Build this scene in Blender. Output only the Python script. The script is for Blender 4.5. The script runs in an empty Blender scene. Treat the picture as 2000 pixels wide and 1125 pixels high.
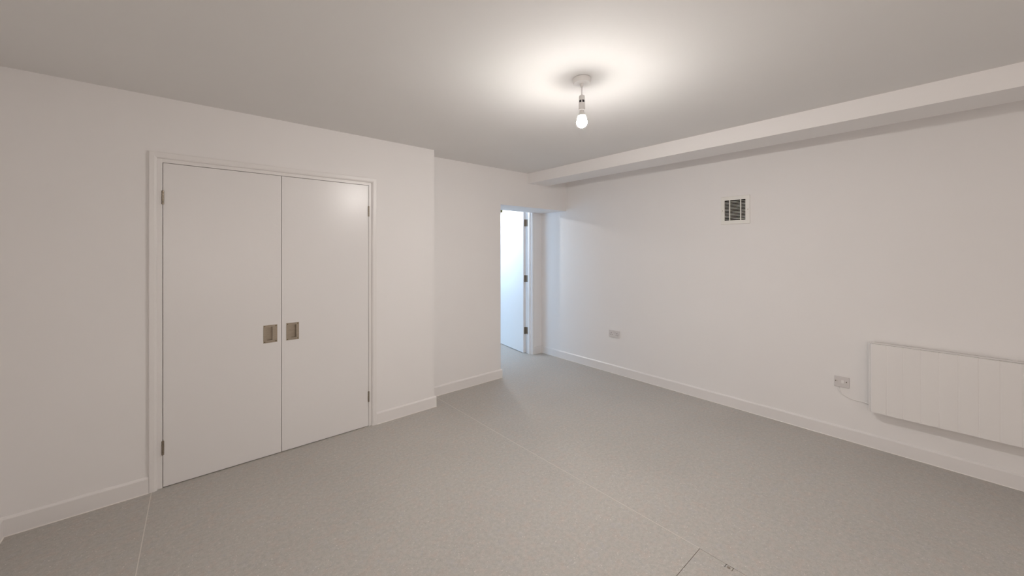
import bpy, bmesh, math, random
from mathutils import Vector, Matrix
random.seed(4)
C = bpy.context.scene.collection
SC = bpy.context.scene

# ------------------------------------------------------------------ camera
cam_d = bpy.data.cameras.new('camera'); cam = bpy.data.objects.new('camera', cam_d); C.objects.link(cam)
cam.location = (0, 0, 1.5)
cam.rotation_euler = (math.radians(90), 0, -0.7092)
cam_d.sensor_width = 36; cam_d.lens = 738.2 / 2000 * 36
cam_d.shift_y = -(562.5 - 489.4) / 2000
cam_d.clip_start = 0.02
SC.camera = cam
SC.view_settings.view_transform = 'Standard'; SC.view_settings.look = 'None'
SC.view_settings.gamma = 1; SC.view_settings.use_curve_mapping = False
SC.view_settings.exposure = 0.05
SC.cycles.max_bounces = 14; SC.cycles.diffuse_bounces = 10; SC.cycles.glossy_bounces = 4
SC.cycles.sample_clamp_indirect = 6

# ------------------------------------------------------------------ daylight
w = bpy.data.worlds.new('overcast_sky'); SC.world = w; w.use_nodes = True
w.node_tree.nodes['Background'].inputs[0].default_value = (0.73, 0.87, 1.0, 1)      # bright overcast
w.node_tree.nodes['Background'].inputs[1].default_value = 13.6

BULB = 2950.0        # radiance of the lit dome of the bulb
FARBULB = 1500.0

def portal(name, loc, rot, sx, sy):
    l = bpy.data.lights.new(name, 'AREA'); l.shape = 'RECTANGLE'; l.size = sx; l.size_y = sy
    l.cycles.is_portal = True
    o = bpy.data.objects.new(name, l); C.objects.link(o); o.location = loc; o.rotation_euler = rot
XL_ = -0.747
portal('daylight_portal', (3.35, 7.06, 1.35), (math.radians(-90), 0, 0), 1.5, 1.5)
portal('daylight_portal', (1.06, 5.4, 1.35), (math.radians(90), 0, math.radians(-90)), 1.7, 1.5)
portal('daylight_portal', (0.4, -2.96, 1.45), (math.radians(90), 0, 0), 1.8, 1.3)  # portal of the added fill window in the back wall
portal('daylight_portal', (XL_ - 0.06, -1.05, 1.45), (math.radians(90), 0, math.radians(-90)), 1.6, 1.3)  # portal of the added fill window in the left wall

# ------------------------------------------------------------------ main measures (metres)
H = 2.467                      # ceiling
XL, XR = -0.747, 3.965         # left and right wall faces
YB = -2.9                      # wall behind the camera
YC = 3.248                     # cupboard wall face
YR = 3.4765                    # stepped-back wall face
XS = 1.801                     # the step
XO = 2.806                     # end of the stepped-back wall, start of the opening
ZH = 2.045                     # underside of the header
YV = 3.95                      # wall with the doorway
YF = 4.065                     # its far face
FY = 7.0                       # far room end
LAMP = (1.682, 1.357)

# ------------------------------------------------------------------ materials
def nt(name):
    m = bpy.data.materials.new(name); m.use_nodes = True
    t = m.node_tree; b = t.nodes['Principled BSDF']
    return m, t, b
def N(t, k, **kw):
    n = t.nodes.new(k)
    for a, v in kw.items(): setattr(n, a, v)
    return n
def bump(t, b, scale, strength, dist=0.001, detail=3, stretch=None):
    tc = N(t, 'ShaderNodeTexCoord'); no = N(t, 'ShaderNodeTexNoise'); bp = N(t, 'ShaderNodeBump')
    no.inputs['Scale'].default_value = scale; no.inputs['Detail'].default_value = detail
    src = tc.outputs['Object']
    if stretch:
        mp = N(t, 'ShaderNodeMapping'); mp.inputs['Scale'].default_value = stretch
        t.links.new(src, mp.inputs[0]); src = mp.outputs[0]
    t.links.new(src, no.inputs['Vector'])
    bp.inputs['Strength'].default_value = strength; bp.inputs['Distance'].default_value = dist
    t.links.new(no.outputs['Fac'], bp.inputs['Height']); t.links.new(bp.outputs[0], b.inputs['Normal'])
def paint(name, col, rough, bs=0.15, scale=260, spec=0.4, tint=0.012):
    m, t, b = nt(name)
    b.inputs['Roughness'].default_value = rough
    b.inputs['Specular IOR Level'].default_value = spec
    tc = N(t, 'ShaderNodeTexCoord'); no = N(t, 'ShaderNodeTexNoise'); mx = N(t, 'ShaderNodeMix', data_type='RGBA')
    no.inputs['Scale'].default_value = 2.2; no.inputs['Detail'].default_value = 4
    t.links.new(tc.outputs['Object'], no.inputs['Vector']); t.links.new(no.outputs['Fac'], mx.inputs[0])
    mx.inputs[6].default_value = (*[c - tint for c in col], 1); mx.inputs[7].default_value = (*[c + tint for c in col], 1)
    t.links.new(mx.outputs[2], b.inputs['Base Color'])
    bump(t, b, scale, bs)
    return m
M_wall = paint('wall_paint', (0.83, 0.812, 0.803), 0.62, 0.12, 180, 0.3)
M_ceil = paint('ceiling_paint', (0.775, 0.765, 0.753), 0.8, 0.1, 200, 0.15)
M_wood = paint('white_gloss_paint', (0.80, 0.778, 0.765), 0.33, 0.25, 60, 0.5)
M_door = paint('door_paint', (0.80, 0.783, 0.775), 0.30, 0.30, 45, 0.5)
M_plas = paint('white_plastic', (0.80, 0.78, 0.76), 0.32, 0.0, 50, 0.5, 0.002)
M_rose = paint('bright_white_plastic', (0.90, 0.89, 0.88), 0.30, 0.0, 50, 0.5, 0.002)
M_sock = paint('socket_plastic', (0.66, 0.63, 0.62), 0.35, 0.0, 50, 0.5, 0.002)
M_vent = paint('cream_vent_enamel', (0.82, 0.805, 0.765), 0.4, 0.0, 50, 0.5, 0.004)
M_heat = paint('heater_enamel', (0.81, 0.79, 0.775), 0.42, 0.05, 300, 0.4, 0.004)
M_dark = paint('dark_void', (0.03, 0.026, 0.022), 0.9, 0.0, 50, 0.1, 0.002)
M_slot = paint('black_plastic', (0.025, 0.022, 0.025), 0.5, 0.0, 50, 0.4, 0.002)
M_seal = paint('white_sealant', (0.82, 0.79, 0.75), 0.45, 0.0, 50, 0.4, 0.004)
M_weld = paint('pale_weld_cord', (0.63, 0.595, 0.545), 0.5, 0.0, 50, 0.4, 0.02)
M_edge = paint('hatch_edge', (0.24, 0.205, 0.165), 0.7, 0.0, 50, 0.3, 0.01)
def metal(name, col, rough, st=(1, 1, 14), met=0.9):
    m, t, b = nt(name)
    b.inputs['Metallic'].default_value = met; b.inputs['Roughness'].default_value = rough
    tc = N(t, 'ShaderNodeTexCoord'); mp = N(t, 'ShaderNodeMapping'); no = N(t, 'ShaderNodeTexNoise'); mx = N(t, 'ShaderNodeMix', data_type='RGBA')
    mp.inputs['Scale'].default_value = st; no.inputs['Scale'].default_value = 28; no.inputs['Detail'].default_value = 5
    t.links.new(tc.outputs['Object'], mp.inputs[0]); t.links.new(mp.outputs[0], no.inputs['Vector']); t.links.new(no.outputs['Fac'], mx.inputs[0])
    mx.inputs[6].default_value = (*[c * 0.72 for c in col], 1); mx.inputs[7].default_value = (*[min(1, c * 1.2) for c in col], 1)
    t.links.new(mx.outputs[2], b.inputs['Base Color'])
    return m
M_steel = metal('dull_satin_steel', (0.40, 0.34, 0.27), 0.38, (1, 1, 5), 0.6)
M_hinge = metal('hinge_steel', (0.36, 0.31, 0.25), 0.35)
M_bronz = metal('dark_bronze', (0.10, 0.085, 0.03), 0.4)

def floor_mat():
    m, t, b = nt('speckled_grey_vinyl')
    tc = N(t, 'ShaderNodeTexCoord')
    def noise(s, d, r=0.6):
        n = N(t, 'ShaderNodeTexNoise'); n.inputs['Scale'].default_value = s; n.inputs['Detail'].default_value = d; n.inputs['Roughness'].default_value = r
        t.links.new(tc.outputs['Object'], n.inputs['Vector']); return n
    def ramp(src, stops):
        r = N(t, 'ShaderNodeValToRGB'); e = r.color_ramp.elements
        while len(e) < len(stops): e.new(0.5)
        for k, (p, c) in enumerate(stops): e[k].position = p; e[k].color = (*c, 1) if len(c) == 3 else c
        t.links.new(src, r.inputs[0]); return r
    def mix(f, a, bb, mode='MIX'):
        x = N(t, 'ShaderNodeMix', data_type='RGBA', blend_type=mode)
        if hasattr(f, 'links'): t.links.new(f, x.inputs[0])
        else: x.inputs[0].default_value = f
        t.links.new(a, x.inputs[6])
        if hasattr(bb, 'links'): t.links.new(bb, x.inputs[7])
        else: x.inputs[7].default_value = (*bb, 1)
        return x.outputs[2]
    base = ramp(noise(48, 6, 0.78).outputs['Fac'], [(0.30, FL_A), (0.70, FL_B)]).outputs[0]
    hue = ramp(noise(16, 4, 0.7).outputs['Fac'], [(0.36, (0.54, 0.49, 0.46)), (0.47, (0.50, 0.50, 0.50)), (0.53, (0.485, 0.505, 0.485)), (0.64, (0.48, 0.495, 0.53))]).outputs[0]
    col = mix(0.42, base, hue, 'OVERLAY')
    grain = ramp(noise(260, 3, 0.7).outputs['Fac'], [(0.32, (0.89, 0.885, 0.88)), (0.5, (1.0, 1.0, 1.0)), (0.68, (1.09, 1.09, 1.09))]).outputs[0]
    col = mix(1.0, col, grain, 'MULTIPLY')
    big = noise(1.1, 2); bigr = ramp(big.outputs['Fac'], [(0.35, (0.97, 0.97, 0.97)), (0.65, (1.025, 1.025, 1.025))]).outputs[0]
    col = mix(1.0, col, bigr, 'MULTIPLY')
    # small irregular chips in the vinyl: some cells of a distorted Voronoi
    dn = noise(170, 2); dv = N(t, 'ShaderNodeVectorMath', operation='SCALE'); dv.inputs['Scale'].default_value = 0.006
    t.links.new(dn.outputs['Color'], dv.inputs[0]); da = N(t, 'ShaderNodeVectorMath', operation='ADD')
    t.links.new(tc.outputs['Object'], da.inputs[0]); t.links.new(dv.outputs[0], da.inputs[1])
    def chips(scale, lo, hi, ccol, size, fac):
        nonlocal col
        v = N(t, 'ShaderNodeTexVoronoi'); v.inputs['Scale'].default_value = scale
        t.links.new(da.outputs[0], v.inputs['Vector'])
        sp = N(t, 'ShaderNodeSeparateColor'); t.links.new(v.outputs['Color'], sp.inputs[0])
        def m(op, a, bb):
            x = N(t, 'ShaderNodeMath', operation=op)
            for k, q in enumerate((a, bb)):
                if hasattr(q, 'links'): t.links.new(q, x.inputs[k])
                else: x.inputs[k].default_value = q
            return x.outputs[0]
        sel = m('MULTIPLY', m('GREATER_THAN', sp.outputs[0], lo), m('LESS_THAN', sp.outputs[0], hi))
        mr = N(t, 'ShaderNodeMapRange'); t.links.new(v.outputs['Distance'], mr.inputs[0])
        mr.inputs[1].default_value = size; mr.inputs[2].default_value = size * 0.55; mr.inputs[3].default_value = 0; mr.inputs[4].default_value = 1
        f = m('MULTIPLY', m('MULTIPLY', sel, mr.outputs[0]), m('MULTIPLY', sp.outputs[1], fac))
        col = mix(f, col, ccol)
    chips(140, 0.94, 2, (0.78, 0.74, 0.70), 0.50, 0.62)
    chips(170, -1, 0.05, (0.22, 0.20, 0.18), 0.38, 0.55)
    chips(90, 0.40, 0.46, (0.34, 0.33, 0.31), 0.50, 0.45)
    chips(95, 0.70, 0.75, (0.55, 0.42, 0.35), 0.50, 0.40)
    chips(80, 0.20, 0.24, (0.40, 0.42, 0.48), 0.50, 0.40)
    t.links.new(col, b.inputs['Base Color'])
    b.inputs['Roughness'].default_value = 0.52; b.inputs['Specular IOR Level'].default_value = 0.35
    bump(t, b, 420, 0.12, 0.0006)
    return m
FL_A, FL_B = (0.395, 0.373, 0.348), (0.525, 0.497, 0.465)
M_floor = floor_mat()

def glow(name, col, strength, down):
    m = bpy.data.materials.new(name); m.use_nodes = True; t = m.node_tree
    b = t.nodes['Principled BSDF']; b.inputs['Base Color'].default_value = (0.9, 0.9, 0.9, 1)
    b.inputs['Emission Color'].default_value = (*col, 1)
    # an LED lamp is brightest at the foot of its dome
    g = N(t, 'ShaderNodeTexCoord'); s = N(t, 'ShaderNodeSeparateXYZ'); mr = N(t, 'ShaderNodeMapRange')
    t.links.new(g.outputs['Normal'], s.inputs[0]); t.links.new(s.outputs[2], mr.inputs[0])
    mr.inputs[1].default_value = -0.9; mr.inputs[2].default_value = 0.15
    mr.inputs[3].default_value = strength; mr.inputs[4].default_value = strength * down
    t.links.new(mr.outputs[0], b.inputs['Emission Strength'])
    return m
M_bulb = glow('lit_bulb', (1.0, 0.955, 0.915), BULB, 0.015)
M_bulb2 = glow('lit_bulb_beyond', (1.0, 0.965, 0.93), FARBULB, 0.015)

def glass_mat(name, col):
    m = bpy.data.materials.new(name); m.use_nodes = True; t = m.node_tree
    o = t.nodes['Material Output']; tr = N(t, 'ShaderNodeBsdfTransparent'); gl = N(t, 'ShaderNodeBsdfGlossy'); mx = N(t, 'ShaderNodeMixShader')
    tr.inputs[0].default_value = (*col, 1); gl.inputs['Roughness'].default_value = 0.02; mx.inputs[0].default_value = 0.06
    t.links.new(tr.outputs[0], mx.inputs[1]); t.links.new(gl.outputs[0], mx.inputs[2]); t.links.new(mx.outputs[0], o.inputs[0])
    return m
M_glass_cool = glass_mat('cool_daylight_tint', (0.53, 0.62, 0.70)); M_glass_warm = glass_mat('warm_fill_tint', (0.56, 0.482, 0.43))  # pane colours made up to tint and dim the light coming in

# ------------------------------------------------------------------ mesh helpers
def bm_new(): return bmesh.new()
def box(bm, x0, x1, y0, y1, z0, z1, bev=0.0, seg=2, mat=None):
    r = bmesh.ops.create_cube(bm, size=1); vs = r['verts']
    for v in vs:
        v.co = Vector((x0 + (v.co.x + .5) * (x1 - x0), y0 + (v.co.y + .5) * (y1 - y0), z0 + (v.co.z + .5) * (z1 - z0)))
    if bev > 0:
        es = list({e for v in vs for e in v.link_edges})
        r = bmesh.ops.bevel(bm, geom=es, offset=bev, segments=seg, profile=0.5, affect='EDGES')
        vs = list({v for f in r['faces'] for v in f.verts} | {v for v in vs if v.is_valid})
    if mat is not None: bmesh.ops.transform(bm, matrix=mat, verts=vs)
    return vs
def lathe(bm, prof, c=(0, 0, 0), n=32, axis='Z', cap=True):
    rings = []
    for r, z in prof:
        ring = []
        for k in range(n):
            a = 2 * math.pi * k / n
            p = Vector((r * math.cos(a), r * math.sin(a), z))
            if axis == 'X': p = Vector((p.z, p.x, p.y))
            elif axis == 'Y': p = Vector((p.x, p.z, p.y))
            ring.append(bm.verts.new(Vector(c) + p))
        rings.append(ring)
    for a, b in zip(rings, rings[1:]):
        for k in range(n): bm.faces.new((a[k], a[(k + 1) % n], b[(k + 1) % n], b[k]))
    if cap:
        if prof[0][0] > 1e-6: bm.faces.new(rings[0])
        if prof[-1][0] > 1e-6: bm.faces.new(rings[-1][::-1])
def prism(bm, pts, y0, y1, frame):
    """closed 2-D outline pts=(u,v) swept from y0 to y1; frame(u, v, s) -> point"""
    A = [bm.verts.new(frame(u, v, y0)) for u, v in pts]; B = [bm.verts.new(frame(u, v, y1)) for u, v in pts]
    n = len(pts)
    for k in range(n): bm.faces.new((A[k], A[(k + 1) % n], B[(k + 1) % n], B[k]))
    bm.faces.new(A[::-1]); bm.faces.new(B)
def tube(bm, pts, r, n=10):
    pts = [Vector(p) for p in pts]; rings = []
    for i, p in enumerate(pts):
        d = (pts[min(i + 1, len(pts) - 1)] - pts[max(i - 1, 0)]).normalized()
        u = d.cross(Vector((1, 0.01, 0.02))).normalized(); v = d.cross(u)
        rings.append([bm.verts.new(p + r * (math.cos(2 * math.pi * k / n) * u + math.sin(2 * math.pi * k / n) * v)) for k in range(n)])
    for a, b in zip(rings, rings[1:]):
        for k in range(n): bm.faces.new((a[k], a[(k + 1) % n], b[(k + 1) % n], b[k]))
    bm.faces.new(rings[0][::-1]); bm.faces.new(rings[-1])
def catmull(P, n=8):
    P = [Vector(p) for p in P]; Q = [P[0]] + P + [P[-1]]; out = []
    for i in range(1, len(Q) - 2):
        for k in range(n):
            t = k / n; a, b, c, d = Q[i - 1], Q[i], Q[i + 1], Q[i + 2]
            out.append(0.5 * ((2 * b) + (c - a) * t + (2 * a - 5 * b + 4 * c - d) * t * t + (3 * b - a - 3 * c + d) * t ** 3))
    out.append(P[-1]); return out
def obj(name, bm, m, parent=None, smooth=False, origin=None):
    bmesh.ops.recalc_face_normals(bm, faces=bm.faces)
    me = bpy.data.meshes.new(name)
    if origin is not None: bmesh.ops.translate(bm, vec=-Vector(origin), verts=bm.verts)
    bm.to_mesh(me); bm.free(); me.materials.append(m)
    o = bpy.data.objects.new(name, me); C.objects.link(o)
    if origin is not None: o.location = origin
    if smooth:
        for p in me.polygons: p.use_smooth = True
        try: me.set_sharp_from_angle(angle=math.radians(38))
        except Exception: pass
    if parent is not None:
        o.parent = parent
        if parent.type == 'MESH' and origin is None and parent.location.length > 0:
            o.location = -parent.location
    return o
def tag(o, label, cat, kind=None, group=None):
    o['label'] = label; o['category'] = cat
    if kind: o['kind'] = kind
    if group: o['group'] = group
    return o
def S(name, bm, m, label, cat, smooth=False): return tag(obj(name, bm, m, None, smooth), label, cat, 'structure')
def thing(name, label, cat, loc, rz=0, kind=None):
    o = bpy.data.objects.new(name, None); C.objects.link(o); o.location = loc; o.rotation_euler = (0, 0, rz)
    o.empty_display_size = 0.1
    return tag(o, label, cat, kind)
def part(name, bm, m, root, smooth=False, label=None):
    o = obj(name, bm, m, root, smooth)
    if label: o['label'] = label
    return o

# ------------------------------------------------------------------ the shell
HX0, HX1, HY0, HY1 = 1.355, 1.957, 0.230, 0.830        # the hatch cut in the floor
bm = bm_new()
box(bm, -0.9, HX0, -3.0, 7.1, -0.12, 0); box(bm, HX1, 5.1, -3.0, 7.1, -0.12, 0)
box(bm, HX0, HX1, -3.0, HY0, -0.12, 0); box(bm, HX0, HX1, HY1, 7.1, -0.12, 0)
box(bm, HX0, HX1, HY0, HY1, -0.12, -0.035)
floor = S('floor', bm, M_floor, 'grey speckled vinyl floor with pale welded seams running through the room', 'floor')
def seam(pts, wd=0.0040):
    b = bm_new()
    for (x0, y0), (x1, y1) in zip(pts, pts[1:]):
        d = Vector((x1 - x0, y1 - y0, 0)); n = Vector((-d.y, d.x, 0)).normalized() * wd / 2
        q = [Vector((x0, y0, 0)) - n, Vector((x0, y0, 0)) + n, Vector((x1, y1, 0)) + n, Vector((x1, y1, 0)) - n]
        lo = [b.verts.new(p + Vector((0, 0, -0.002))) for p in q]; hi = [b.verts.new(p + Vector((0, 0, 0.0005))) for p in q]
        b.faces.new(lo[::-1]); b.faces.new(hi)
        for k in range(4): b.faces.new((lo[k], lo[(k + 1) % 4], hi[(k + 1) % 4], hi[k]))
    return b
part('floor_seam', seam([(1.929, 3.459), (1.9355, 2.2555), (1.9575, 0.8325)]), M_weld, floor, label='long pale welded seam running to the floor hatch')
part('floor_seam', seam([(-0.1705, 3.23), (-0.182, 2.45), (-0.205, 0.2)]), M_weld, floor, label='pale welded seam starting at the cupboard frame')

bm = bm_new(); box(bm, -0.9, 5.1, -3.0, 7.1, H, H + 0.1)
S('ceiling', bm, M_ceil, 'flat off-white painted ceiling over the whole room', 'ceiling')
bm = bm_new(); box(bm, XL - 0.1, XL, YB, -1.85, 0, H); box(bm, XL - 0.1, XL, -0.25, 3.93, 0, H)
box(bm, XL - 0.1, XL, -1.85, -0.25, 0, 0.8); box(bm, XL - 0.1, XL, -1.85, -0.25, 2.1, H)
S('wall_left', bm, M_wall, 'plain white wall whose skirting ends at the far left edge', 'wall')
OX0, OX1, OZ = -0.150, 1.202, 2.085                     # rough opening of the cupboard
bm = bm_new()
box(bm, XL, OX0, YC, 3.93, 0, H); box(bm, OX1, XS, YC, 3.93, 0, H); box(bm, OX0, OX1, YC, 3.93, OZ, H)
box(bm, OX0, OX1, 3.84, 3.93, 0, OZ)
S('wall_front', bm, M_wall, 'white wall around the built-in double cupboard doors', 'wall')
bm = bm_new()
box(bm, XS, XO, YR, YV, 0, H); box(bm, XO, XR, YR, YV, ZH, H)
S('wall_front_recessed', bm, M_wall, 'white wall stepped back beside the cupboard, its header bridging the passage', 'wall')
DX0, DX1, DZ = 2.90, 3.795, 2.19                        # doorway in the wall beyond the header
bm = bm_new()
box(bm, XO - 1.6, DX0, YV, YF, 0, H); box(bm, DX1, 5.0, YV, YF, 0, H); box(bm, DX0, DX1, YV, YF, DZ, H)
S('wall_doorway', bm, M_wall, 'narrow white wall holding the doorway at the end of the passage', 'wall')
bm = bm_new()
box(bm, XR, XR + 0.2, YB, 1.2590, 0, H); box(bm, XR, XR + 0.2, 1.4430, YV, 0, H)
box(bm, XR, XR + 0.2, 1.2590, 1.4430, 0, 1.7890); box(bm, XR, XR + 0.2, 1.2590, 1.4430, 1.9840, H)     # a hole for the vent duct
S('wall_right', bm, M_wall, 'long white wall carrying the vent, sockets and heater', 'wall')
def wall_with_window(bm, x0, x1, y0, y1, wx0, wx1, wz0, wz1):
    box(bm, x0, wx0, y0, y1, 0, H); box(bm, wx1, x1, y0, y1, 0, H)
    box(bm, wx0, wx1, y0, y1, 0, wz0); box(bm, wx0, wx1, y0, y1, wz1, H)
bm = bm_new(); wall_with_window(bm, XL - 0.1, XR + 0.2, YB - 0.1, YB, -0.5, 1.3, 0.8, 2.1)
S('wall_back', bm, M_wall, 'white wall behind the viewer opened for an added fill window', 'wall')
bm = bm_new(); wall_with_window(bm, 1.1, 5.0, FY, FY + 0.1, 2.6, 4.1, 0.6, 2.1)
S('wall_beyond_far', bm, M_wall, 'white end wall of the room beyond the open door', 'wall')
bm = bm_new(); box(bm, 1.1, 1.2, YF, 4.55, 0, H); box(bm, 1.1, 1.2, 6.25, FY, 0, H); box(bm, 1.1, 1.2, 4.55, 6.25, 0, 0.6); box(bm, 1.1, 1.2, 4.55, 6.25, 2.1, H)
S('wall_beyond_left', bm, M_wall, 'white left wall of the room beyond the open door', 'wall')
bm = bm_new(); box(bm, 4.9, 5.0, YF, FY, 0, H)
S('wall_beyond_right', bm, M_wall, 'white right wall of the room beyond the open door', 'wall')
bm = bm_new(); box(bm, 3.247, 3.556, YB, YR, 2.343, H)
S('trim_1', bm, M_wall, 'boxed white beam below the ceiling running beside the right wall', 'beam')
def window(name, P, a0, a1, z0, z1, along, label, glass):
    # P: plane centre on the other axis; a0..a1 the opening along the wall
    f = 0.05
    def bx(b, u0, u1, d0, d1, c0, c1):
        if along == 'X': box(b, u0, u1, P + d0, P + d1, c0, c1)
        else: box(b, P + d0, P + d1, u0, u1, c0, c1)
    am = (a0 + a1) / 2; b = bm_new()
    bx(b, a0, a1, -.03, .03, z0, z0 + f); bx(b, a0, a1, -.03, .03, z1 - f, z1)
    for a in (a0, am - f / 2, a1 - f): bx(b, a, a + f, -.03, .03, z0 + f, z1 - f)
    o = S(name, b, M_plas, label, 'window')
    for u0, u1 in ((a0 + f, am - f / 2), (am + f / 2, a1 - f)):
        b = bm_new(); bx(b, u0, u1, -.002, .002, z0 + f, z1 - f); obj('window_pane', b, glass, o)
window('window_1', FY + 0.05, 2.6, 4.1, 0.6, 2.1, 'X', 'white framed window in the end wall beyond the open door', M_glass_cool)
window('fill_window_2', XL - 0.05, -1.85, -0.25, 0.8, 2.1, 'Y', 'unseen white framed window added in the left wall behind the viewer as fill light', M_glass_warm)  # added out of view, only to fill the room with soft light
window('fill_window_4', YB - 0.05, -0.5, 1.3, 0.8, 2.1, 'X', 'unseen white framed window added in the wall behind the viewer as fill light', M_glass_warm)  # second unseen window, added to share the fill light
window('window_3', 1.15, 4.55, 6.25, 0.6, 2.1, 'Y', 'white framed side window of the room beyond the open door', M_glass_cool)

# ------------------------------------------------------------------ skirting boards
SK = [(0, 0), (0.016, 0), (0.016, 0.089), (0.0145, 0.0925), (0.008, 0.0985), (0.005, 0.100), (0, 0.100)]
BEAD = [(0.0155, 0.0), (0.0195, 0.0), (0.0180, 0.0016), (0.0163, 0.0040), (0.0155, 0.0042)]
def fY(y, sgn=-1): return lambda u, v, s: Vector((s, y + sgn * u, v))     # board along X, facing -Y
def fX(x, sgn=-1): return lambda u, v, s: Vector((x + sgn * u, s, v))     # board along Y, facing -X (or +X)
def skirt(name, runs, label):
    bm = bm_new(); bb = bm_new()
    for fr, a, b in runs: prism(bm, SK, a, b, fr); prism(bb, BEAD, a, b, fr)
    o = S(name, bm, M_wood, label, 'baseboard')
    obj('sealant_bead', bb, M_seal, o)
AO0, AO1, AZO = -0.1835, 1.2390, 2.1185                 # outer edges of the cupboard architrave
skirt('baseboard_left', [(fX(XL, 1), YB, YC - 0.016)], 'white skirting on the left wall, barely in view at lower left')
skirt('baseboard_front_left', [(fY(YC), XL, AO0)], 'white skirting left of the cupboard doors')
skirt('baseboard_front_right', [(fY(YC), AO1, XS + 0.016), (fX(XS, 1), YC - 0.0, YR - 0.016)], 'short white skirting between cupboard doors and the wall step')
skirt('baseboard_recessed', [(fY(YR), XS, XO + 0.016), (fX(XO, 1), YR, YV - 0.016)], 'white skirting on the stepped-back wall up to the passage corner')
skirt('baseboard_right', [(fX(XR), YB, YV)], 'long white skirting along the right wall under vent and heater')
skirt('baseboard_doorway', [(fY(YV), 3.806, XR - 0.016)], 'tiny piece of white skirting between door frame and right wall')

# ------------------------------------------------------------------ cupboard frame and doors
LX0, LX1, LZ = -0.1205, 1.1745, 2.0565                  # clear opening inside the lining
bm = bm_new()
def lining(bm, x0, x1, z, ox0, ox1, oz, y0, y1):
    box(bm, ox0, x0, y0, y1, 0, oz, 0.002); box(bm, x1, ox1, y0, y1, 0, oz, 0.002); box(bm, x0 - .001, x1 + .001, y0, y1, z, oz, 0.002)
lining(bm, LX0, LX1, LZ, OX0 + 0.001, OX1 - 0.001, OZ - 0.001, YC - 0.001, YC + 0.13)
# stop behind the leaves
box(bm, LX0, LX0 + 0.012, YC + 0.050, YC + 0.08, 0, LZ); box(bm, LX1 - 0.012, LX1, YC + 0.050, YC + 0.08, 0, LZ); box(bm, LX0 + 0.012, LX1 - 0.012, YC + 0.050, YC + 0.08, LZ - 0.012, LZ)
fr = S('trim_2', bm, M_wood, 'white door frame and architrave around the double cupboard doors', 'door frame')
def architrave(name, x0i, x0o, x1i, x1o, zi, zo, yw, dep, parent, m):
    # profile from inner edge (0) to outer edge (1), swept round the three sides with mitres
    prof = [(0.0, 0.0), (0.0, 0.55), (0.06, 0.72), (0.16, 0.86), (0.34, 1.0), (0.88, 1.0), (0.97, 0.93), (1.0, 0.8), (1.0, 0.0)]
    bm = bm_new(); rows = []
    for s in range(4):
        row = []
        for a, d in prof:
            xl = x0i + (x0o - x0i) * a; xr = x1i + (x1o - x1i) * a; z = zi + (zo - zi) * a; y = yw - dep * d
            p = [(xl, y, 0), (xl, y, z), (xr, y, z), (xr, y, 0)][s]
            row.append(bm.verts.new(p))
        rows.append(row)
    n = len(prof)
    for A, B in zip(rows, rows[1:]):
        for k in range(n): bm.faces.new((A[k], A[(k + 1) % n], B[(k + 1) % n], B[k]))
    bm.faces.new(rows[0]); bm.faces.new(rows[-1][::-1])
    return obj(name, bm, m, parent)
architrave('architrave', -0.1445, AO0, 1.1985, AO1, 2.0805, AZO, YC - 0.0005, 0.0165, fr, M_wood)

def hinge(x, y, z, parent, side=1, hh=0.088, lab=None):
    """steel butt hinge: knuckles in front of the gap at x, leaves let into door and frame"""
    b = bm_new()
    n = 5; kh = hh / n
    for k in range(n):
        z0 = z - hh / 2 + k * kh
        lathe(b, [(0.0045, z0 + 0.0003), (0.0062, z0 + 0.0011), (0.0062, z0 + kh - 0.0011), (0.0045, z0 + kh - 0.0003)], (x, y - 0.004, 0), 16)
    box(b, x - 0.0012, x + 0.0012, y - 0.002, y + 0.03, z - hh / 2, z + hh / 2)
    for e in (-1, 1): lathe(b, [(0.003, z + e * hh / 2 - 0.001), (0.0035, z + e * (hh / 2 + 0.0015))], (x, y - 0.004, 0), 12)
    return obj('hinge', b, M_hinge, parent, True)

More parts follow.
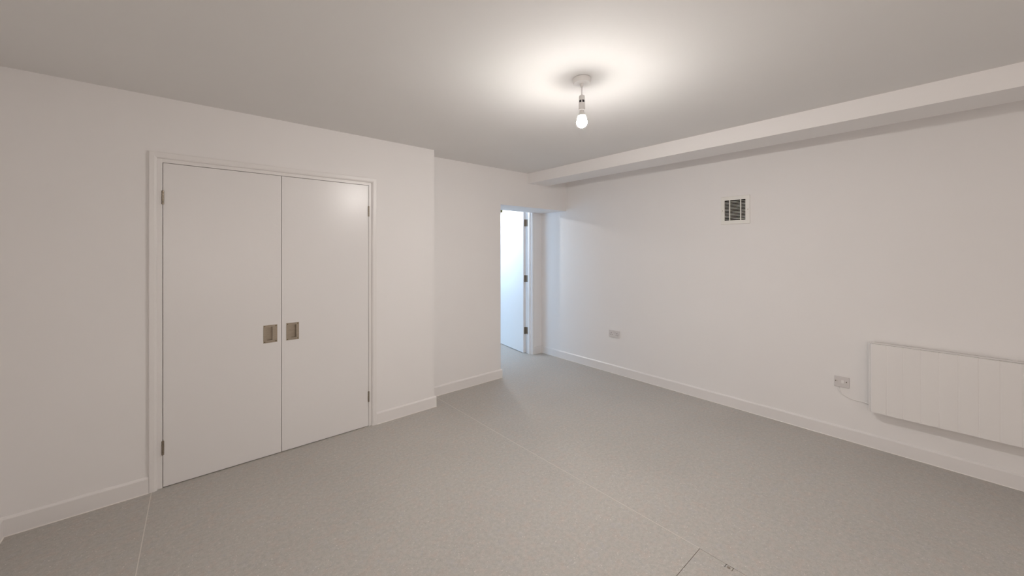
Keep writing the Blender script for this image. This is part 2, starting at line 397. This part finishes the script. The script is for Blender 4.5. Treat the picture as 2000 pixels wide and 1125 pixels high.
def cupboard_door(name, x0, x1, rx0, rx1, px0, px1, hx, label):
    z0, z1 = 0.0055, 2.0535; y0, y1 = YC, YC + 0.044
    pz0, pz1 = 0.8270, 0.9560            # plate
    rz0, rz1 = 0.8440, 0.9420            # pocket
    b = bm_new()
    box(b, x0, rx0, y0, y1, z0, z1); box(b, rx1, x1, y0, y1, z0, z1)
    box(b, rx0, rx1, y0, y1, z0, rz0); box(b, rx0, rx1, y0, y1, rz1, z1); box(b, rx0, rx1, y0 + 0.020, y1, rz0, rz1)
    bmesh.ops.remove_doubles(b, verts=b.verts, dist=1e-6)
    d = obj(name, b, M_door); tag(d, label, 'door', 'structure')
    # flush pull: a plate with a pocket
    t = 0.0018; g = bm_new()
    box(g, px0, rx0 + .001, y0 - t, y0, pz0, pz1); box(g, rx1 - .001, px1, y0 - t, y0, pz0, pz1)
    box(g, rx0 + .001, rx1 - .001, y0 - t, y0, pz0, rz0 + .001); box(g, rx0 + .001, rx1 - .001, y0 - t, y0, rz1 - .001, pz1)
    h = obj('flush_handle', g, M_steel, d)
    g = bm_new(); w = 0.0009
    ya, yb = y0 - t, y0 + 0.0175
    box(g, rx0 + .0008, rx0 + .0008 + w, ya, yb, rz0 + .001, rz1 - .001); box(g, rx1 - .0008 - w, rx1 - .0008, ya, yb, rz0 + .001, rz1 - .001)
    box(g, rx0 + .001, rx1 - .001, ya, yb, rz0 + .0008, rz0 + .0008 + w); box(g, rx0 + .001, rx1 - .001, ya, yb, rz1 - .0008 - w, rz1 - .0008)
    box(g, rx0 + .001, rx1 - .001, yb, yb + 0.001, rz0 + .001, rz1 - .001)
    obj('finger_pocket', g, M_steel, h)
    for sx in (px0 + 0.0085, px1 - 0.0085):
        for sz in (pz0 + 0.0085, pz1 - 0.0085):
            g = bm_new(); lathe(g, [(0.0034, 0.0), (0.0034, -0.0006), (0.0015, -0.0011), (0.0, -0.0011)], (sx, y0 - t, sz), 14, 'Y')
            obj('screw', g, M_bronz, h, True)
    for z in (1.835, 0.254): hinge(hx, YC, z, d)
    return d
cupboard_door('door_1', -0.1175, 0.5285, 0.4375, 0.4735, 0.4155, 0.5025, -0.1190, 'left leaf of the white cupboard doors, steel pull near its right edge')
cupboard_door('door_2', 0.5320, 1.1712, 0.5925, 0.6275, 0.5600, 0.6450, 1.1728, 'right leaf of the white cupboard doors, glossy highlight at its top corner')

# ------------------------------------------------------------------ doorway beyond the passage
bm = bm_new()
JX0, JX1, JZ = 2.918, 3.765, 2.150
lining(bm, JX0, JX1, JZ, DX0 + .001, DX1 - .001, DZ - .001, YV - 0.001, YF + 0.001)
for (a, b_) in ((JX0, JX0 + 0.014), (JX1 - 0.014, JX1)): box(bm, a, b_, 3.982, 4.019, 0, JZ, 0.0015)
box(bm, JX0 + 0.014, JX1 - 0.014, 3.982, 4.019, JZ - 0.014, JZ)
fr3 = S('trim_3', bm, M_wood, 'white frame of the open door at the end of the passage', 'door frame')
b = bm_new()
for (u0, u1) in ((3.7725, 3.8055), (2.8775, 2.9105)):
    prism(b, [(u0, 0), (u0, 0.012), (u0 + .004, 0.015), (u0 + .010, 0.0155), (u0 + .012, 0.012), (u0 + .016, 0.012), (u0 + .018, 0.016), (u1 - .003, 0.016), (u1, 0.013), (u1, 0)], 0, ZH - 0.0005,
          lambda u, v, s: Vector((u, YV - 0.0005 - v, s)))
obj('architrave', b, M_wood, fr3)
A = math.radians(8.9); PX, PY = 3.7625, 4.0685
root3 = thing('door_3', 'white door standing open into the bright room beyond the passage', 'door', (PX, PY, 0), -math.radians(90) - A + math.radians(0), 'structure')
# local frame of the door: x runs along the leaf away from the hinges, y is its thickness
root3.rotation_euler = (0, 0, math.pi / 2 - A)
b = bm_new(); box(b, 0.003, 0.838, 0.001, 0.045, 0.008, 2.145, 0.0012)
part('door_leaf', b, M_door, root3)
for z in (1.905, 1.090, 0.330):
    g = bm_new()
    for k in range(5):
        z0 = z - 0.05 + k * 0.02; lathe(g, [(0.0045, z0 + .0004), (0.0066, z0 + .0012), (0.0066, z0 + .0188), (0.0045, z0 + .0196)], (-0.003, -0.004, 0), 14)
    box(g, 0.0010, 0.0030, 0.0, 0.034, z - 0.05, z + 0.05)
    box(g, -0.0035, -0.0015, -0.001, 0.012, z - 0.05, z + 0.05)
    part('hinge', g, M_hinge, root3, True)
g = bm_new(); box(g, 0.604, 0.668, 0.044, 0.062, 2.110, 2.146, 0.002)
part('closer_bracket', g, M_bronz, root3, label='small dark bronze bracket near the top of the door')
# the frame's half of each hinge
for z in (1.905, 1.090, 0.330):
    g = bm_new(); box(g, JX1 - 0.0020, JX1 + 0.0005, 4.024, 4.066, z - 0.05, z + 0.05); obj('hinge_plate', g, M_hinge, fr3)

# ------------------------------------------------------------------ vent grille
vy0, vy1, vz0, vz1 = 1.2235, 1.4750, 1.7530, 2.0190
gy0, gy1, gz0, gz1 = 1.2600, 1.4420, 1.7900, 1.9830
vent = thing('vent_grille', 'square cream wall vent with dark slots, high on the right wall', 'vent', (XR, (vy0 + vy1) / 2, (vz0 + vz1) / 2))
cy, cz = (vy0 + vy1) / 2, (vz0 + vz1) / 2
def V(b): bmesh.ops.translate(b, vec=(-XR, -cy, -cz), verts=b.verts); return b
b = bm_new(); T = 0.010
def ringplate(b, xa, xb, y0, y1, z0, z1, iy0, iy1, iz0, iz1):
    # a plate with a rectangular hole and a chamfered rim, its face towards -X
    c = 0.003
    def q(x, a0, a1, c0, c1): return [b.verts.new((x, a0, c0)), b.verts.new((x, a1, c0)), b.verts.new((x, a1, c1)), b.verts.new((x, a0, c1))]
    R = [q(xb, y0, y1, z0, z1), q(xa + c, y0, y1, z0, z1), q(xa, y0 + c, y1 - c, z0 + c, z1 - c), q(xa, iy0, iy1, iz0, iz1), q(xb, iy0, iy1, iz0, iz1)]
    for a, d in zip(R, R[1:] + R[:1]):
        for k in range(4): b.faces.new((a[k], a[(k + 1) % 4], d[(k + 1) % 4], d[k]))
ringplate(b, XR - T, XR - 0.0003, vy0, vy1, vz0, vz1, gy0, gy1, gz0, gz1)
part('vent_frame', V(b), M_vent, vent)
b = bm_new()
n = 14; p = (gz1 - gz0) / n
for k in range(n + 1):
    z = gz0 + k * p
    if k in (0, n): continue
    m4 = Matrix.Translation((XR - 0.0062, 0, z)) @ Matrix.Rotation(math.radians(-12), 4, 'Y')
    box(b, -0.0028, 0.0042, gy0, gy1, -0.0016, 0.0016, 0, mat=m4)
for y in (1.3005, 1.3960): box(b, XR - T - 0.0004, XR - 0.003, y - 0.0038, y + 0.0038, gz0, gz1)
part('louvres', V(b), M_vent, vent)
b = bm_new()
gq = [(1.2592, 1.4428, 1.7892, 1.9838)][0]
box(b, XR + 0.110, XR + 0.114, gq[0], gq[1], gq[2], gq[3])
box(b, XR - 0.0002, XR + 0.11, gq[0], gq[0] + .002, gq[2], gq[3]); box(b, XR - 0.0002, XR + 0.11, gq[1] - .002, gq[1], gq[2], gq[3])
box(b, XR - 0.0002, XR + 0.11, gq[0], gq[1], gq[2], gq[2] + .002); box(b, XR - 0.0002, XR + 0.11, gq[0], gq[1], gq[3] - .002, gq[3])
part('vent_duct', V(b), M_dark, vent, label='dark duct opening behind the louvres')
for y, z in ((vy0 + 0.016, cz), (vy1 - 0.016, cz)):
    b = bm_new(); lathe(b, [(0.0036, 0), (0.0036, -0.0008), (0.0016, -0.0016), (0, -0.0016)], (XR - T, y, z), 14, 'X'); part('screw', V(b), M_steel, vent, True)

# ------------------------------------------------------------------ double socket
def plate(b, y0, y1, z0, z1, t=0.0085):
    box(b, XR - t, XR - 0.0003, y0, y1, z0, z1, 0.0028, 3)
sy0, sy1, sz0, sz1 = 2.6170, 2.7700, 0.4370, 0.5225; sc = (XR, (sy0 + sy1) / 2, (sz0 + sz1) / 2)
sock = thing('double_socket', 'white double power socket low on the right wall near the passage', 'power socket', sc)
def L(b, c): bmesh.ops.translate(b, vec=-Vector(c), verts=b.verts); return b
b = bm_new(); plate(b, sy0, sy1, sz0, sz1, 0.0095); part('faceplate', L(b, sc), M_sock, sock)
for s in (-1, 1):
    yo = sc[1] + s * 0.040; b = bm_new(); x = XR - 0.0095
    box(b, x - 0.0006, x + 0.001, yo - 0.0035, yo + 0.0035, sc[2] + 0.004, sc[2] + 0.015)      # earth slot
    for k in (-1, 1): box(b, x - 0.0006, x + 0.001, yo + k * 0.0115 - 0.0036, yo + k * 0.0115 + 0.0036, sc[2] - 0.0150, sc[2] - 0.0085)
    part('pin_holes', L(b, sc), M_slot, sock)
    b = bm_new(); ys = sc[1] + s * 0.0098
    m4 = Matrix.Translation((x, ys, sc[2] + 0.018)) @ Matrix.Rotation(math.radians(8), 4, 'Y')
    box(b, -0.0035, 0.002, -0.0065, 0.0065, -0.011, 0.011, 0.0010, mat=m4); part('rocker_switch', L(b, sc), M_sock, sock)
    b = bm_new(); lathe(b, [(0.0034, 0), (0.0034, -0.0006), (0, -0.001)], (x, sc[1] + s * 0.0602, sc[2] + 0.0005), 12, 'X'); part('screw', L(b, sc), M_steel, sock, True)

# ------------------------------------------------------------------ switched outlet for the heater
fy0, fy1, fz0, fz1 = 0.5300, 0.6205, 0.4110, 0.4945; fc = (XR, (fy0 + fy1) / 2, (fz0 + fz1) / 2)
spur = thing('heater_switch', 'white single switched outlet plate left of the wall heater', 'switch', fc)
b = bm_new(); plate(b, fy0, fy1, fz0, fz1, 0.0095); part('faceplate', L(b, fc), M_sock, spur)
x = XR - 0.0095
b = bm_new(); m4 = Matrix.Translation((x, fc[1] - 0.006, fc[2] + 0.002)) @ Matrix.Rotation(math.radians(7), 4, 'Y')
box(b, -0.0040, 0.002, -0.0085, 0.0085, -0.0120, 0.0120, 0.0012, mat=m4); part('rocker_switch', L(b, fc), M_plas, spur)
for yy in (0.6115, 0.5465):
    b = bm_new(); lathe(b, [(0.0036, 0), (0.0036, -0.0005), (0, -0.0009)], (x, yy, fc[2] + 0.004), 14, 'X'); part('screw', L(b, fc), M_bronz, spur, True)
b = bm_new(); lathe(b, [(0.0016, 0), (0.0016, -0.0005), (0, -0.0006)], (x, 0.600, fc[2] + 0.0035), 10, 'X'); part('indicator_light', L(b, fc), M_steel, spur)
b = bm_new(); lathe(b, [(0.0055, fz0 + 0.003), (0.0055, fz0 - 0.004), (0.0040, fz0 - 0.006)], (XR - 0.0055, 0.5905, 0), 14); part('cable_outlet', L(b, fc), M_sock, spur, True)

# ------------------------------------------------------------------ wall heater
hy1 = 0.398; seg = 0.08475; ns = 14; hy0 = hy1 - ns * seg; hz0, hz1 = 0.2975, 0.8060; hf = 3.8640
hc = (XR, (hy0 + hy1) / 2, hz0)
heater = thing('wall_heater', 'flat white panel heater with vertical grooves, mounted on the right wall', 'heater', hc)
# front panel: shallow vertical grooves
b = bm_new(); prof = [(hf + 0.016, hy1), (hf + 0.004, hy1), (hf, hy1 - 0.004)]
for k in range(1, ns):
    y = hy1 - k * seg
    prof += [(hf, y + 0.0038), (hf + 0.0010, y + 0.0018), (hf + 0.0010, y - 0.0018), (hf, y - 0.0038)]
prof += [(hf, hy0 + 0.004), (hf + 0.004, hy0), (hf + 0.016, hy0)]
prism(b, prof, hz0, hz1, lambda u, v, s: Vector((u, v, s)))
part('front_panel', L(b, hc), M_heat, heater)
b = bm_new()
box(b, hf + 0.0185, 3.944, hy0 - 0.012, hy1 + 0.012, hz0 + 0.001, hz1 + 0.0025, 0.0015, 2)
part('casing', L(b, hc), M_heat, heater)
b = bm_new(); box(b, hf + 0.0155, hf + 0.0187, hy0 - 0.0018, hy1 + 0.0018, hz0 + 0.0005, hz1 + 0.0008)  # dark colour in place of the shadow between panel and casing
part('panel_gap_shade', L(b, hc), M_edge, heater, label='thin dark strip standing in for the shaded gap behind the front panel')
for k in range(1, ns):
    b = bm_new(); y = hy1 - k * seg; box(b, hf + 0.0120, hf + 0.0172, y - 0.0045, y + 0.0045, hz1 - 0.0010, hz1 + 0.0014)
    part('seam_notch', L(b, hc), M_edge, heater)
b = bm_new(); box(b, 3.9442, XR - 0.0003, hy0 + 0.010, hy1 - 0.004, hz1 - 0.030, hz1 - 0.0005)  # dark-coloured strip along the top, between casing and wall
part('rear_gap_strip', L(b, hc), M_edge, heater, label='dark strip showing as a thin line between heater and wall')
for y in (hy1 - 0.002, -0.256, hy0 + 0.01):
    b = bm_new(); box(b, 3.9435, XR - 0.0002, y - 0.0115, y + 0.0075, hz1 - 0.05, hz1 + 0.0015, 0.001)
    part('mounting_bracket', L(b, hc), M_heat, heater)
b = bm_new()
tube(b, catmull([(XR - 0.0055, 0.5905, fz0 - 0.001), (XR - 0.006, 0.5877, 0.3832), (XR - 0.005, 0.5752, 0.3620), (XR - 0.004, 0.5566, 0.3480), (XR - 0.004, 0.5321, 0.3375), (XR - 0.004, 0.5019, 0.3300), (XR - 0.005, 0.4781, 0.3300), (XR - 0.008, 0.4487, 0.3312), (XR - 0.020, 0.4200, 0.3310), (XR - 0.030, 0.4000, 0.3290)]), 0.0033)
part('power_cable', L(b, hc), M_plas, heater, True)

# ------------------------------------------------------------------ floor hatch
hatch = thing('floor_hatch', 'square vinyl-covered access panel let into the floor at the bottom edge', 'floor hatch', ((HX0 + HX1) / 2, (HY0 + HY1) / 2, 0))
hcn = ((HX0 + HX1) / 2, (HY0 + HY1) / 2, 0); gx0, gx1, gy0_, gy1_ = HX0 + .0022, HX1 - .0022, HY0 + .0028, HY1 - .0028
b = bm_new()
# the panel, with a lift notch at its right edge
nY = 0.6885; nw = 0.0170; nd = 0.022
box(b, gx0, gx1 - nd, gy0_, gy1_, -0.030, 0)
box(b, gx1 - nd, gx1, gy0_, nY - nw, -0.030, 0); box(b, gx1 - nd, gx1, nY + nw, gy1_, -0.030, 0)
hp = obj('hatch_panel', L(b, hcn), M_floor, hatch)
b = bm_new(); box(b, HX0 + .0003, HX1 - .0003, HY0 + .0003, HY1 - .0003, -0.0345, -0.0305); 
for (a, c, d, e) in ((HX0 + .0002, HX0 + .0012, HY0, HY1), (HX1 - .0012, HX1 - .0002, HY0, HY1), (HX0, HX1, HY0 + .0002, HY0 + .0012), (HX0, HX1, HY1 - .0012, HY1 - .0002)):
    box(b, a, c, d, e, -0.034, -0.0006)
part('hatch_rim', L(b, hcn), M_edge, hatch, label='thin dark edge around the hatch')
b = bm_new(); box(b, gx1 - nd + .0008, gx1, nY - nw + .0024, nY + nw - .0024, -0.010, -0.0003, 0.001)
part('lifting_tab', L(b, hcn), M_floor, hatch)
b = bm_new(); lathe(b, [(0.0075, 0.0), (0.0065, 0.0004), (0.0, 0.0004)], (gx1 - 0.0115, nY + 0.001, -0.0002), 18)
part('finger_hole', L(b, hcn), M_edge, hatch, label='dark screw hole in the lifting tab')

# ------------------------------------------------------------------ pendant bulbs
def pendant(name, x, y, label, glowm):
    r = thing(name, label, 'light', (x, y, H))
    b = bm_new(); lathe(b, [(0.0455, 0.0), (0.0455, -0.0022), (0.0510, -0.0022), (0.0515, -0.0060), (0.0500, -0.0075), (0.0490, -0.022), (0.0455, -0.0285), (0.012, -0.0300), (0.0, -0.0300)], n=48); part('ceiling_rose', b, M_rose, r, True)
    b = bm_new(); lathe(b, [(0.0095, -0.0295), (0.0090, -0.038), (0.0058, -0.050), (0.0050, -0.052), (0, -0.052)], n=20); part('cord_grip', b, M_rose, r, True)
    b = bm_new(); lathe(b, [(0.0030, -0.050), (0.0030, -0.098)], n=12); part('flex', b, M_rose, r, True)
    b = bm_new(); lathe(b, [(0.004, -0.090), (0.006, -0.0955), (0.0145, -0.0975), (0.0155, -0.0995), (0.0160, -0.118), (0.0165, -0.121), (0.0165, -0.1375), (0.0172, -0.139), (0.0175, -0.168), (0.0185, -0.170), (0.0185, -0.1775), (0.0150, -0.1790), (0, -0.1790)], n=36)
    hd = part('bulb_holder', b, M_rose, r, True)
    b = bm_new()
    for k in range(4):
        a = math.radians((186, 252, 6, 72)[k]); m4 = Matrix.Rotation(a, 4, 'Z')
        prof = [( -24 + 8 * j) for j in range(7)]
        for j in range(6):
            a0, a1 = math.radians(prof[j]), math.radians(prof[j + 1]); R = 0.01680
            vs = [b.verts.new(m4 @ Vector((R * math.cos(q), R * math.sin(q), z))) for q, z in ((a0, -0.1240), (a1, -0.1240), (a1, -0.1365), (a0, -0.1365))]
            b.faces.new(vs)
    obj('holder_slots', b, M_slot, hd)
    b = bm_new(); lathe(b, [(0.0115, -0.176), (0.0120, -0.186), (0.0150, -0.192), (0.0180, -0.201), (0.0215, -0.2105)], n=40, cap=False)
    part('bulb_base', b, M_rose, r, True, label='white plastic collar of the bulb')
    b = bm_new(); c = -0.2455; R = 0.0295; pr = [(0.0213, -0.2103), (0.0242, -0.2190), (0.0262, -0.2270)]
    for k in range(1, 13):
        a = math.radians(25 - k * 115 / 12); pr.append((max(R * math.cos(a), 0.0), c + R * math.sin(a)))
    pr[-1] = (0.0, c - R)
    lathe(b, pr, n=40, cap=False); bmesh.ops.remove_doubles(b, verts=b.verts, dist=1e-6)
    part('bulb_dome', b, glowm, r, True, label='glowing white dome of the bulb')
    return r
pendant('pendant_bulb', LAMP[0], LAMP[1], 'lit bare bulb hanging on a short cord from the ceiling rose', M_bulb)
pendant('pendant_bulb', 3.38, 4.65, 'lit bulb on a cord in the room beyond the open door', M_bulb2)
